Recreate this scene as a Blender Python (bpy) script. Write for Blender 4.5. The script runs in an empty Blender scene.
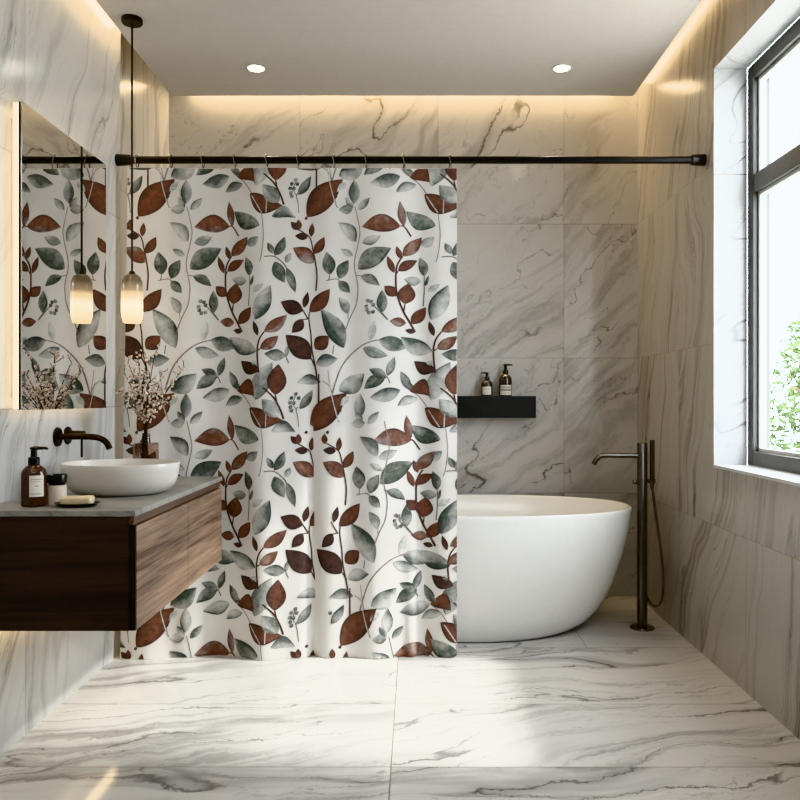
import bpy, bmesh, math, random
from mathutils import Vector, Matrix
random.seed(7)
PI = math.pi
col = bpy.context.scene.collection
CZ, F, VX, VY = 1.15, 800.0, 415.0, 400.0      # eye height and lens in pixels of an 800 px frame

# ------------------------------------------------------------------ node helpers
def lin(r, g, b):
    f = lambda c: (c/255/12.92) if c/255 <= .04045 else ((c/255+.055)/1.055)**2.4
    return (f(r), f(g), f(b), 1.0)

class NT:
    def __init__(s, name):
        s.m = bpy.data.materials.new(name); s.m.use_nodes = True
        s.t = s.m.node_tree; s.n = s.t.nodes; s.l = s.t.links
        s.b = s.n['Principled BSDF']
    def add(s, typ, **kw):
        n = s.n.new(typ)
        for k, v in kw.items():
            if k.startswith('i_'): n.inputs[k[2:].replace('_', ' ')].default_value = v
            else: setattr(n, k, v)
        return n
    def link(s, a, b): s.l.new(a, b)
    def math(s, op, a, b=0.0, c=None):
        n = s.n.new('ShaderNodeMath'); n.operation = op
        for i, v in enumerate((a, b, c)):
            if v is None: continue
            if isinstance(v, (int, float)): n.inputs[i].default_value = v
            else: s.link(v, n.inputs[i])
        return n.outputs[0]
    def ramp(s, fac, stops, interp='LINEAR'):
        n = s.n.new('ShaderNodeValToRGB'); n.color_ramp.interpolation = interp
        e = n.color_ramp.elements
        while len(e) < len(stops): e.new(.5)
        for el, (p, c) in zip(e, stops):
            el.position = p; el.color = c if len(c) == 4 else (*c, 1)
        s.link(fac, n.inputs[0]); return n.outputs[0]
    def mix(s, fac, a, b, mode='MIX'):
        n = s.n.new('ShaderNodeMix'); n.data_type = 'RGBA'; n.blend_type = mode
        for idx, v in ((0, fac), (6, a), (7, b)):
            if isinstance(v, (int, float)): n.inputs[idx].default_value = v
            elif isinstance(v, tuple): n.inputs[idx].default_value = v
            else: s.link(v, n.inputs[idx])
        return n.outputs[2]
    def noise(s, vec, scale, detail=4, rough=.55, dist=0.0):
        n = s.n.new('ShaderNodeTexNoise'); s.link(vec, n.inputs['Vector'])
        n.inputs['Scale'].default_value = scale; n.inputs['Detail'].default_value = detail
        n.inputs['Roughness'].default_value = rough; n.inputs['Distortion'].default_value = dist
        return n.outputs[0]
    def mapping(s, vec, scale=(1,1,1), loc=(0,0,0), rot=(0,0,0)):
        n = s.n.new('ShaderNodeMapping'); s.link(vec, n.inputs[0])
        n.inputs['Scale'].default_value = scale; n.inputs['Location'].default_value = loc
        n.inputs['Rotation'].default_value = rot
        return n.outputs[0]
    def bump(s, h, strength=.1, dist=.01):
        n = s.n.new('ShaderNodeBump'); n.inputs['Strength'].default_value = strength
        n.inputs['Distance'].default_value = dist; s.link(h, n.inputs['Height'])
        s.link(n.outputs[0], s.b.inputs['Normal'])

def plain(name, color, rough=.5, metal=0.0, emit=None, es=0.0, trans=0.0, ior=1.45, coat=0.0, noise_amt=.06, nscale=30):
    t = NT(name)
    tc = t.add('ShaderNodeTexCoord').outputs['Object']
    n = t.noise(tc, nscale, 3)
    k = t.ramp(n, [(.3, tuple(c*(1-noise_amt) for c in color[:3])), (.7, tuple(min(1, c*(1+noise_amt)) for c in color[:3]))])
    t.link(k, t.b.inputs['Base Color'])
    t.b.inputs['Roughness'].default_value = rough; t.b.inputs['Metallic'].default_value = metal
    t.b.inputs['IOR'].default_value = ior
    t.b.inputs['Transmission Weight'].default_value = trans
    t.b.inputs['Coat Weight'].default_value = coat
    if emit:
        t.b.inputs['Emission Color'].default_value = emit; t.b.inputs['Emission Strength'].default_value = es
    return t.m

def marble(name, base, cloud, vein, fine, cloud_amt=.6, vein_w=.012, rough=.18, stretch=(.55, 1.7), bold=.5, crack=.05, fine_amt=.5):
    t = NT(name)
    uv = t.add('ShaderNodeTexCoord').outputs['UV']
    def shift(vec, nz, amp):
        a = t.math('MULTIPLY', t.math('SUBTRACT', nz, .5), amp)
        cmb = t.add('ShaderNodeCombineXYZ'); t.link(a, cmb.inputs[1])
        ad = t.add('ShaderNodeVectorMath', operation='ADD'); t.link(vec, ad.inputs[0]); t.link(cmb.outputs[0], ad.inputs[1])
        return ad.outputs[0]
    s = t.mapping(uv, (stretch[0], stretch[1], 1))
    p = shift(s, t.noise(uv, 1.1, 2, .5), .55*stretch[1])
    pc = shift(p, t.noise(uv, 7, 6, .7), crack*stretch[1])
    c1 = t.noise(p, 1.6, 5, .6); c2 = t.noise(t.mapping(pc, (.7, 3.0, 1), (3, 7, 0)), 2.6, 7, .66)
    cl = t.math('ADD', t.math('MULTIPLY', c1, .5), t.math('MULTIPLY', c2, .5))
    k = t.ramp(cl, [(.36, base), (.52, tuple(b*.90+c*.10 for b, c in zip(base[:3], cloud[:3]))+(1,)), (.66, cloud)])
    k = t.mix(cloud_amt, base, k)
    def vlayer(vec, scale, off, w, detail, maskscale, lo, hi, rough=.5):
        n = t.noise(t.mapping(vec, (1, 1, 1), off), scale, detail, rough)
        d = t.math('ABSOLUTE', t.math('SUBTRACT', n, .5))
        wn = t.noise(t.mapping(vec, (1, 1, 1), (off[1], off[0]+11, 0)), scale*2.2, 3, .6)
        d = t.math('DIVIDE', d, t.math('MAXIMUM', t.math('MULTIPLY', t.math('SUBTRACT', wn, .32), 2.6), .12))
        mr = t.add('ShaderNodeMapRange', interpolation_type='SMOOTHSTEP'); t.link(d, mr.inputs[0])
        mr.inputs[1].default_value = 0; mr.inputs[2].default_value = w; mr.inputs[3].default_value = 1; mr.inputs[4].default_value = 0
        m = t.noise(t.mapping(vec, (1, 1, 1), (off[1]+5, off[0]-3, 0)), maskscale, 2, .5)
        m2 = t.add('ShaderNodeMapRange', interpolation_type='SMOOTHSTEP'); t.link(m, m2.inputs[0])
        m2.inputs[1].default_value = lo; m2.inputs[2].default_value = hi
        return t.math('MULTIPLY', mr.outputs[0], m2.outputs[0])
    soft = vlayer(p, 1.15, (1.3, 2.2, 0), vein_w*8, 4, 1.0, .42, .62)
    bold_ = vlayer(pc, 1.15, (1.3, 2.2, 0), vein_w*1.15, 3, .9, .44, .56)
    med = vlayer(pc, 1.9, (9.1, 4.4, 0), vein_w*.95, 3, 1.2, .45, .60)
    fine_ = vlayer(pc, 3.6, (4.4, 8.8, 0), vein_w*1.5, 5, 1.8, .44, .64, .6)
    k = t.mix(t.math('MULTIPLY', soft, .55), k, cloud)
    k = t.mix(t.math('MULTIPLY', fine_, fine_amt), k, fine)
    k = t.mix(t.math('MULTIPLY', med, bold*.8), k, vein)
    k = t.mix(t.math('MULTIPLY', bold_, bold), k, vein)
    t.link(k, t.b.inputs['Base Color'])
    t.b.inputs['Roughness'].default_value = rough
    t.b.inputs['Specular IOR Level'].default_value = .4
    return t.m

def wood(name, dark, light, axis=1, scale=1.0, rough=.42):
    t = NT(name)
    tc = t.add('ShaderNodeTexCoord').outputs['Object']
    sc = [26*scale]*3; sc[axis] = 1.1*scale
    g = t.noise(t.mapping(tc, tuple(sc)), 1.0, 7, .62, .6)
    sc2 = [140*scale]*3; sc2[axis] = 4*scale
    f = t.noise(t.mapping(tc, tuple(sc2)), 1.0, 3, .5)
    v = t.math('ADD', t.math('MULTIPLY', g, .66), t.math('MULTIPLY', f, .34))
    k = t.ramp(v, [(.38, dark), (.5, tuple((a+b)/2 for a, b in zip(dark, light))), (.62, light)])
    t.link(k, t.b.inputs['Base Color']); t.b.inputs['Roughness'].default_value = rough
    t.bump(v, .12, .004)
    return t.m

# ------------------------------------------------------------------ mesh helpers
class MB:
    def __init__(s): s.v = []; s.f = []; s.mi = []; s.sm = []; s.uv = {}
    def add(s, vs, fs, mi=0, smooth=False, uvs=None):
        o = len(s.v); s.v += [tuple(v) for v in vs]
        for k, f in enumerate(fs):
            s.f.append(tuple(i+o for i in f)); s.mi.append(mi); s.sm.append(smooth)
            if uvs: s.uv[len(s.f)-1] = uvs[k]
    def quad(s, a, b, c, d, mi=0, uv=None): s.add([a, b, c, d], [(0, 1, 2, 3)], mi, False, [uv] if uv else None)
    def box(s, x0, x1, y0, y1, z0, z1, bev=0.0, mi=0, seg=2):
        bm = bmesh.new(); bmesh.ops.create_cube(bm, size=1)
        for v in bm.verts:
            v.co = Vector(((x0+x1)/2+v.co.x*(x1-x0), (y0+y1)/2+v.co.y*(y1-y0), (z0+z1)/2+v.co.z*(z1-z0)))
        if bev > 0: bmesh.ops.bevel(bm, geom=bm.edges[:], offset=bev, segments=seg, affect='EDGES', profile=.5)
        s.bm(bm, mi, False)
    def bm(s, bm, mi=0, smooth=True):
        bm.verts.index_update()
        s.add([v.co[:] for v in bm.verts], [[v.index for v in f.verts] for f in bm.faces], mi, smooth); bm.free()
    def lathe(s, prof, cx=0, cy=0, cz=0, n=40, sx=1, sy=1, mi=0, axis='Z', smooth=True):
        vs = []; fs = []
        for (r, z) in prof:
            for i in range(n):
                a = 2*PI*i/n; p = (r*sx*math.cos(a), r*sy*math.sin(a), z)
                if axis == 'X': p = (z, p[0], p[1])
                if axis == 'Y': p = (p[0], z, -p[1])
                vs.append((p[0]+cx, p[1]+cy, p[2]+cz))
        for j in range(len(prof)-1):
            for i in range(n):
                k = (i+1) % n
                fs.append((j*n+i, j*n+k, (j+1)*n+k, (j+1)*n+i))
        if prof[0][0] > 1e-6: fs.append(tuple(range(n))[::-1])
        if prof[-1][0] > 1e-6: fs.append(tuple((len(prof)-1)*n+i for i in range(n)))
        s.add(vs, fs, mi, smooth)
    def tube(s, pts, r, n=12, mi=0, cap=True, smooth=True):
        pts = [Vector(p) for p in pts]
        rs = r if isinstance(r, (list, tuple)) else [r]*len(pts)
        t0 = (pts[1]-pts[0]).normalized()
        u = t0.orthogonal().normalized(); vs = []; fs = []
        for i, p in enumerate(pts):
            t = (pts[min(i+1, len(pts)-1)]-pts[max(i-1, 0)]).normalized()
            u = (u-t*u.dot(t)).normalized(); w = t.cross(u)
            for k in range(n):
                a = 2*PI*k/n; vs.append(p+(u*math.cos(a)+w*math.sin(a))*rs[i])
        for j in range(len(pts)-1):
            for k in range(n):
                q = (k+1) % n; fs.append((j*n+k, j*n+q, (j+1)*n+q, (j+1)*n+k))
        if cap: fs.append(tuple(range(n))[::-1]); fs.append(tuple((len(pts)-1)*n+k for k in range(n)))
        s.add(vs, fs, mi, smooth)
    def build(s, name, mats, parent=None, loc=None, autosmooth=35):
        me = bpy.data.meshes.new(name); me.from_pydata(s.v, [], s.f)
        for m in (mats if isinstance(mats, (list, tuple)) else [mats]): me.materials.append(m)
        me.polygons.foreach_set('material_index', s.mi); me.polygons.foreach_set('use_smooth', s.sm)
        if s.uv:
            lay = me.uv_layers.new(name='UVMap')
            for fi, uv in s.uv.items():
                p = me.polygons[fi]
                for li, c in zip(p.loop_indices, uv): lay.data[li].uv = c
        me.update()
        if any(s.sm) and autosmooth: me.set_sharp_from_angle(angle=math.radians(autosmooth))
        o = bpy.data.objects.new(name, me); col.objects.link(o)
        if loc is not None: o.location = loc
        if parent is not None: o.parent = parent
        return o

def tag(o, label=None, cat=None, group=None, kind=None):
    for k, v in (('label', label), ('category', cat), ('group', group), ('kind', kind)):
        if v: o[k] = v
    return o
def thing(name, loc, label, cat, group=None):
    o = bpy.data.objects.new(name, None); o.empty_display_size = .05; col.objects.link(o); o.location = loc
    return tag(o, label, cat, group)
def spline(pts, n=8):
    pts = [Vector(p) for p in pts]; out = []
    for i in range(len(pts)-1):
        p0 = pts[max(i-1, 0)]; p1 = pts[i]; p2 = pts[i+1]; p3 = pts[min(i+2, len(pts)-1)]
        for k in range(n):
            t = k/n
            out.append(.5*((2*p1)+(-p0+p2)*t+(2*p0-5*p1+4*p2-p3)*t*t+(-p0+3*p1-3*p2+p3)*t**3))
    out.append(pts[-1]); return out
def at(px, py, d): return ((px-VX)*d/F, d, CZ-(py-VY)*d/F)

# ------------------------------------------------------------------ materials
M_back = marble('back_wall_marble', lin(200,198,195), lin(136,132,126), lin(66,60,55), lin(108,101,94), .9, .008, .16, (.50, 1.5), .75, .14, .6)
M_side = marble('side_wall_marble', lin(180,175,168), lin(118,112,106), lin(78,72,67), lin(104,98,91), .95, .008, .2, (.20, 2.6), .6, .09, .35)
M_left = marble('left_wall_marble', lin(200,198,195), lin(146,143,139), lin(84,81,78), lin(120,116,111), .8, .008, .2, (.20, 2.6), .55, .08, .4)
M_floor = marble('floor_marble', lin(203,201,197), lin(124,121,117), lin(78,74,71), lin(110,105,99), .95, .011, .11, (.30, 1.9), .75, .12, .6)
M_reveal = marble('window_reveal_marble', lin(212,212,212), lin(168,168,170), lin(80,81,85), lin(155,156,160), .6, .013, .25, (.6, 1.8), .75)
M_counter = marble('counter_stone', lin(160,157,151), lin(118,114,109), lin(84,80,76), lin(90,87,83), .9, .03, .35, (3, 6), .5)
M_grout = plain('grout', lin(128,120,108), .8)
M_ceil = plain('ceiling_paint', lin(214,207,199), .7, noise_amt=.02)
M_plaster = plain('upper_plaster', lin(215,205,190), .8, noise_amt=.03)
M_black = plain('matt_black_metal', lin(30,28,27), .38, .6)
M_bronze = plain('dark_bronze', lin(48,39,33), .3, .9)
M_steel = plain('gunmetal_steel', lin(104,101,98), .26, 1.0)
M_chrome = plain('ring_metal', lin(150,145,138), .25, 1.0)
M_porc = plain('white_porcelain', lin(214,210,203), .3, coat=.1, noise_amt=.01)
M_tub = plain('white_acrylic', lin(238,237,234), .16, coat=.3, noise_amt=.01)
M_ceram = plain('cream_ceramic', lin(214,202,188), .45)
M_wood_f = wood('walnut_door_wood', lin(80,60,47), lin(168,140,116), 1, 1.0)
M_wood_s = wood('shaded_dark_walnut_wood', lin(26,19,16), lin(54,40,34), 0, 1.0)  # end panel's wood is darker, and its shade is painted in too
M_wood_r = wood('walnut_rail_wood', lin(74,54,42), lin(104,80,64), 1, 1.0)
M_dark = plain('shadow_gap_black', lin(22,18,16), .6)
M_amber = plain('amber_plastic', lin(58,34,22), .14, coat=.4)
M_brownglass = plain('dark_brown_plastic', lin(40,33,26), .14, coat=.4)
M_label = plain('paper_label', lin(222,216,204), .6, noise_amt=.02)
M_print = plain('label_print', lin(140,134,126), .6)
M_pblk = plain('black_plastic', lin(18,17,17), .3)
M_soap = plain('cream_soap', lin(222,203,170), .45)
M_slate = plain('black_dish_stone', lin(26,25,25), .35)
M_shelf = plain('black_shelf_coating', lin(30,31,30), .5)
M_frame = plain('dark_window_frame', lin(84,83,79), .4, .2)
M_rubber = plain('grey_gasket', lin(215,216,214), .5)
M_stem = plain('brown_twig', lin(52,36,30), .8)
M_bloss = plain('cream_blossom', lin(226,206,186), .7, noise_amt=.25, nscale=90)
M_leafout = plain('garden_leaves', lin(66,84,28), .6, noise_amt=.4, nscale=3)
M_bark = plain('garden_bark', lin(110,95,75), .9)
WARM = (1.0, .78, .50, 1)
M_led = plain('warm_led', (.9,.8,.6), .5, emit=WARM, es=1.2)
M_ledm = plain('mirror_led', (.9,.8,.6), .5, emit=(1, .80, .54, 1), es=4.2)
M_lens = plain('downlight_lens', (.9,.9,.85), .5, emit=(1, .9, .75, 1), es=30)
M_trim = plain('downlight_trim', lin(225,222,215), .4)

t = NT('silvered_mirror'); t.b.inputs['Metallic'].default_value = 1; t.b.inputs['Roughness'].default_value = .01
t.b.inputs['Base Color'].default_value = (.80, .79, .77, 1); M_mirror = t.m
t = NT('window_glass'); t.n.remove(t.b)
g = t.add('ShaderNodeBsdfGlossy'); g.inputs['Roughness'].default_value = .01
tr = t.add('ShaderNodeBsdfTransparent'); tr.inputs[0].default_value = (.97, .98, .97, 1)
fr = t.add('ShaderNodeFresnel'); fr.inputs[0].default_value = 1.3; mx = t.add('ShaderNodeMixShader')
t.link(fr.outputs[0], mx.inputs[0]); t.link(tr.outputs[0], mx.inputs[1]); t.link(g.outputs[0], mx.inputs[2])
t.link(mx.outputs[0], t.n['Material Output'].inputs[0]); M_glass = t.m
def tinted(name, c, r=.04, f=1.45):
    t = NT(name); t.n.remove(t.b)
    g = t.add('ShaderNodeBsdfGlossy'); g.inputs['Roughness'].default_value = r
    tr = t.add('ShaderNodeBsdfTransparent'); tr.inputs[0].default_value = c
    fr = t.add('ShaderNodeFresnel'); fr.inputs[0].default_value = f; mx = t.add('ShaderNodeMixShader')
    t.link(fr.outputs[0], mx.inputs[0]); t.link(tr.outputs[0], mx.inputs[1]); t.link(g.outputs[0], mx.inputs[2])
    t.link(mx.outputs[0], t.n['Material Output'].inputs[0]); return t.m
M_smoke = tinted('smoky_brown_glass', (.74, .62, .55, 1))
M_clear = tinted('clear_neck_glass', (.82, .80, .77, 1))
# pendant glass: opal, glowing strongest around the lamp in its middle, fading up to a smoked shoulder
t = NT('opal_pendant_glass')
tc = t.add('ShaderNodeTexCoord').outputs['Object']; sep = t.add('ShaderNodeSeparateXYZ'); t.link(tc, sep.inputs[0])
zz = sep.outputs[2]
glow = t.ramp(t.math('DIVIDE', zz, .205), [(0, (.60,.43,.22)), (.12, (.85,.66,.38)), (.36, (1.0,.86,.58)), (.52, (.60,.42,.22)), (.66, (.14,.10,.055)), (.85, (.03,.024,.016))])
t.link(glow, t.b.inputs['Emission Color']); t.b.inputs['Emission Strength'].default_value = 4.2
t.link(t.ramp(t.math('DIVIDE', zz, .205), [(.35, lin(196,168,128)), (.65, lin(112,94,74)), (1, lin(74,62,52))]), t.b.inputs['Base Color'])
t.b.inputs['Roughness'].default_value = .12; M_opal = t.m

# ------------------------------------------------------------------ room shell
XL, XLB, XR = -1.34, -1.44, 1.302
YJ, YB, YF = 3.64, 4.68, -1.3
ZS, ZT = 2.74, 3.06

def tiled(name, us, vs, to3d, mat, ang, off_seed, g=.0022, hole=None, flip=False, kind='structure', angvar=.12):
    """Stone slabs us x vs laid with thin joints on one plane; each slab has its own cut of the stone."""
    rnd = random.Random(off_seed); m = MB()
    for i in range(len(us)-1):
        for j in range(len(vs)-1):
            u0, u1, v0, v1 = us[i], us[i+1], vs[j], vs[j+1]
            a = ang+rnd.uniform(-angvar, angvar); ou, ov = rnd.uniform(-30, 30), rnd.uniform(-30, 30)
            ca, sa = math.cos(a), math.sin(a)
            fuv = lambda u, v: (ca*u+sa*v+ou, -sa*u+ca*v+ov)
            rects = [(u0, u1, v0, v1)]
            if hole:
                h0, h1, k0, k1 = hole; nr = []
                for (a0, a1, b0, b1) in rects:
                    if a1 <= h0 or a0 >= h1 or b1 <= k0 or b0 >= k1: nr.append((a0, a1, b0, b1)); continue
                    if a0 < h0: nr.append((a0, h0, b0, b1))
                    if a1 > h1: nr.append((h1, a1, b0, b1))
                    c0, c1 = max(a0, h0), min(a1, h1)
                    if b0 < k0: nr.append((c0, c1, b0, k0))
                    if b1 > k1: nr.append((c0, c1, k1, b1))
                rects = nr
            for (a0, a1, b0, b1) in rects:
                e0 = a0+(g/2 if a0 == u0 and i > 0 else 0); e1 = a1-(g/2 if a1 == u1 and i < len(us)-2 else 0)
                d0 = b0+(g/2 if b0 == v0 and j > 0 else 0); d1 = b1-(g/2 if b1 == v1 and j < len(vs)-2 else 0)
                c = [(e0, d0), (e1, d0), (e1, d1), (e0, d1)]
                if flip: c = c[::-1]
                m.quad(*[to3d(*p) for p in c], 0, [fuv(*p) for p in c])
                if e0 > a0: m.quad(*[to3d(*p) for p in ([(a0, b0), (e0, b0), (e0, b1), (a0, b1)][::(-1 if flip else 1)])], 1)
                if e1 < a1: m.quad(*[to3d(*p) for p in ([(e1, b0), (a1, b0), (a1, b1), (e1, b1)][::(-1 if flip else 1)])], 1)
                if d0 > b0: m.quad(*[to3d(*p) for p in ([(e0, b0), (e1, b0), (e1, d0), (e0, d0)][::(-1 if flip else 1)])], 1)
                if d1 < b1: m.quad(*[to3d(*p) for p in ([(e0, d1), (e1, d1), (e1, b1), (e0, b1)][::(-1 if flip else 1)])], 1)
    o = m.build(name, [mat, M_grout]); o['kind'] = kind; return o

# window opening in the right wall
WY0, WY1, WZ0, WZ1, WD = 2.25, 3.484, .868, 2.592, .145
zj = [0, .606, 1.396, 2.179, ZT]
tiled('wall_back', [XLB, -.673, .135, .871, XR], zj, lambda u, v: (u, YB, v), M_back, .72, 21, angvar=.2)
tiled('wall_right', [YF, -.2, .75, 1.55, 2.35, 3.15, 3.95, YB], zj, lambda u, v: (XR, u, v), M_side, PI-1.30, 5, hole=(WY0, WY1, WZ0, WZ1), flip=False, angvar=.13)
tiled('wall_left', [YF, .2, 1.1, 1.9, 2.75, YJ], [0, .606, 1.12, 1.97, ZT], lambda u, v: (XL, u, v), M_left, 1.27, 13, flip=True, angvar=.14)
mr = tiled('wall_left_recess', [YJ, YB], zj, lambda u, v: (XLB, u, v), M_left, 1.45, 17, flip=True)
mm = MB(); mm.quad((XL, YJ, 0), (XLB, YJ, 0), (XLB, YJ, ZT), (XL, YJ, ZT), 0, [(0, 0), (.1, 0), (.1, 3), (0, 3)])
mm.build('wall_left_return', [M_left])['kind'] = 'structure'
mm = MB(); mm.quad((XLB, YF, 0), (XLB, YF, ZT), (XR, YF, ZT), (XR, YF, 0), 0, [(0, 0), (0, 3), (3, 3), (3, 0)])
mm.build('wall_front', [M_side])['kind'] = 'structure'
# floor: staggered rows
def floor():
    m = MB(); rows = [YF, -.14, .42, .94, 1.46, 1.99, 2.507, 3.026, 3.72, YB]
    rnd = random.Random(12)
    for j in range(len(rows)-1):
        xs = [XLB, -.075, XR] if j < 7 else [XLB, -.075, XR] if j == 7 else [XLB, -.2, .80, XR]
        for i in range(len(xs)-1):
            u0, u1, v0, v1 = xs[i], xs[i+1], rows[j], rows[j+1]
            a = rnd.uniform(.10, .42); ou, ov = rnd.uniform(-20, 20), rnd.uniform(-20, 20); ca, sa = math.cos(a), math.sin(a)
            f = lambda u, v: (ca*u+sa*v+ou, -sa*u+ca*v+ov); g = .002
            e0 = u0+g; e1 = u1-(g if i < len(xs)-2 else 0); d0 = v0+g; d1 = v1-g
            c = [(e0, d0), (e1, d0), (e1, d1), (e0, d1)]
            m.quad(*[(x, y, 0) for x, y in c], 0, [f(*p) for p in c])
            for r in ([(u0, v0), (u1, v0), (u1, d0), (u0, d0)], [(u0, d1), (u1, d1), (u1, v1), (u0, v1)], [(u0, d0), (e0, d0), (e0, d1), (u0, d1)], [(e1, d0), (u1, d0), (u1, d1), (e1, d1)]):
                m.quad(*[(x, y, 0) for x, y in r], 1)
    m.build('floor', [M_floor, M_grout])['kind'] = 'structure'
floor()
mm = MB(); mm.quad((XLB, YF, ZT), (XLB, YB, ZT), (XR, YB, ZT), (XR, YF, ZT))
mm.build('ceiling', [M_plaster])['kind'] = 'structure'
# dropped ceiling raft with a light cove round it
SX0, SX1, SY1 = -1.272, 1.142, 800*1.59/304
mm = MB(); mm.box(SX0, SX1, YF+.01, SY1, ZS, ZS+.07)
mm.build('ceiling_raft', [M_ceil])['kind'] = 'structure'
# window reveal
m = MB(); X2 = XR+WD
for a, b, c, d, uv in (
    ((XR, WY1, WZ0), (X2, WY1, WZ0), (X2, WY1, 2.13), (XR, WY1, 2.13), 0), ((XR, WY1, 2.134), (X2, WY1, 2.134), (X2, WY1, WZ1), (XR, WY1, WZ1), 3.3),
    ((XR, WY0, WZ1), (XR, WY1, WZ1), (X2, WY1, WZ1), (X2, WY0, WZ1), 6),
    ((XR, WY0, WZ0), (X2, WY0, WZ0), (X2, WY1, WZ0), (XR, WY1, WZ0), 9),
    ((X2, WY0, WZ0), (XR, WY0, WZ0), (XR, WY0, WZ1), (X2, WY0, WZ1), 12)):
    p = [Vector(q) for q in (a, b, c, d)]; e1 = (p[1]-p[0]).length; e2 = (p[2]-p[1]).length
    ca, sa = math.cos(.6), math.sin(.6)
    U = [(ca*x+sa*y+uv, -sa*x+ca*y+uv) for x, y in ((0, 0), (e1, 0), (e1, e2), (0, e2))]
    m.quad(a, b, c, d, 0, U)
m.quad((XR, WY1, 2.13), (X2, WY1, 2.13), (X2, WY1, 2.134), (XR, WY1, 2.134), 1)
m.build('trim_1', [M_reveal, M_grout])['kind'] = 'structure'
m = MB(); m.box(XR-.004, X2, WY0, WY1, WZ0-.012, WZ0+.002, .002)
m.build('trim_2', [M_reveal])['kind'] = 'structure'
# window: frame, transom, two glazed lights
win = bpy.data.objects.new('window_1', None); col.objects.link(win); win.location = (X2, WY1, WZ0); win['kind'] = 'structure'
def W(m, name, mats): 
    o = m.build(name, mats, win); o.matrix_parent_inverse = Matrix.Translation(-Vector(win.location)); return o
fx0, fx1 = X2, X2+.075
m = MB()
m.box(fx0, fx1, WY1-.058, WY1, WZ0, WZ1, .003); m.box(fx0, fx1, WY0, WY0+.058, WZ0, WZ1, .003)
m.box(fx0, fx1, WY0+.058, WY1-.058, WZ0, WZ0+.062, .003); m.box(fx0, fx1, WY0+.058, WY1-.058, WZ1-.062, WZ1, .003)
W(m, 'window_frame', [M_frame])
m = MB(); m.box(fx0+.004, fx1, WY0+.058, WY1-.058, 2.04, 2.115, .003); W(m, 'transom', [M_frame])
for z0, z1 in ((WZ0+.062, 2.04), (2.115, WZ1-.062)):
    m = MB(); y0, y1 = WY0+.058, WY1-.058; b = .016; xa, xb = fx0+.022, fx0+.05
    m.box(xa, xb, y0, y0+b, z0, z1, .002); m.box(xa, xb, y1-b, y1, z0, z1, .002)
    m.box(xa, xb, y0+b, y1-b, z0, z0+b, .002); m.box(xa, xb, y0+b, y1-b, z1-b, z1, .002)
    W(m, 'glazing_bead', [M_rubber])
    m = MB(); x = fx0+.036; m.quad((x, y0+b, z0+b), (x, y0+b, z1-b), (x, y1-b, z1-b), (x, y1-b, z0+b)); W(m, 'window_pane', [M_glass])

# ------------------------------------------------------------------ cove lights
def area(name, loc, sx, sy, rot, e, colr, par=None):
    l = bpy.data.lights.new(name, 'AREA'); l.shape = 'RECTANGLE'; l.size = sx; l.size_y = sy; l.energy = e; l.color = colr
    o = bpy.data.objects.new(name, l); col.objects.link(o); o.location = loc; o.rotation_euler = rot; return o
CW = (1.0, .71, .38)
def cove(x0, x1, y0, y1, z, label, e, tilt=(0, 0, 0)):
    cx, cy = (x0+x1)/2, (y0+y1)/2; horiz = (x1-x0) > (y1-y0)
    r = thing('cove_light_strip', (cx, cy, z), label, 'light', None)
    m = MB(); m.box(-(x1-x0)/2, (x1-x0)/2, -(y1-y0)/2, (y1-y0)/2, 0, .012); m.build('channel', [M_trim], r)
    m = MB(); d = .003
    m.box(-(x1-x0)/2+d, (x1-x0)/2-d, -(y1-y0)/2+d, (y1-y0)/2-d, -.004, 0); m.build('diffuser', [M_led], r)
    a = area('cove_lamp', (0, 0, -.008), (x1-x0), (y1-y0), tilt, e, CW); a.parent = r; a.data.specular_factor = .04
cove(XLB+.16, XR-.16, YB-.035, YB-.005, 2.985, 'warm light strip hidden in ceiling cove above the back wall', 33)
cove(XL+.012, XL+.058, YF+.05, YJ, 2.858, 'warm light strip hidden in ceiling cove above the mirror wall', 46, (0, .75, 0))
cove(XR-.062, XR-.022, YF+.05, YB-.05, 3.0, 'warm light strip hidden in ceiling cove above the window wall', 34, (0, -.7, 0))

# ------------------------------------------------------------------ downlights
def downlight(x, y, label, e=9):
    r = thing('downlight', (x, y, ZS), label, 'ceiling light', 'recessed ceiling downlights')
    m = MB(); m.lathe([(.036, -.0005), (.048, -.0005), (.050, -.003), (.043, -.005), (.037, -.003), (.036, -.0005)], n=32); m.build('trim_ring', [M_trim], r)
    m = MB(); m.lathe([(.0, -.0025), (.0368, -.0025)], n=32); m.build('lens', [M_lens], r)
    l = bpy.data.lights.new('downlight_lamp', 'SPOT'); l.energy = e; l.spot_size = 1.7; l.spot_blend = .6; l.color = (1, .87, .70); l.shadow_soft_size = .03
    o = bpy.data.objects.new('downlight_lamp', l); col.objects.link(o); o.location = (0, 0, -.012); o.parent = r
for px, lb in ((256, 'small round recessed downlight above the curtain'), (562, 'small round recessed downlight above the bathtub end')):
    x, y, z = at(px, 68, 800*1.59/332); downlight(x, y, lb)
downlight(-.76, 1.6, 'small round recessed downlight nearer the vanity'); downlight(.70, 1.6, 'small round recessed downlight nearer the window')

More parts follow.
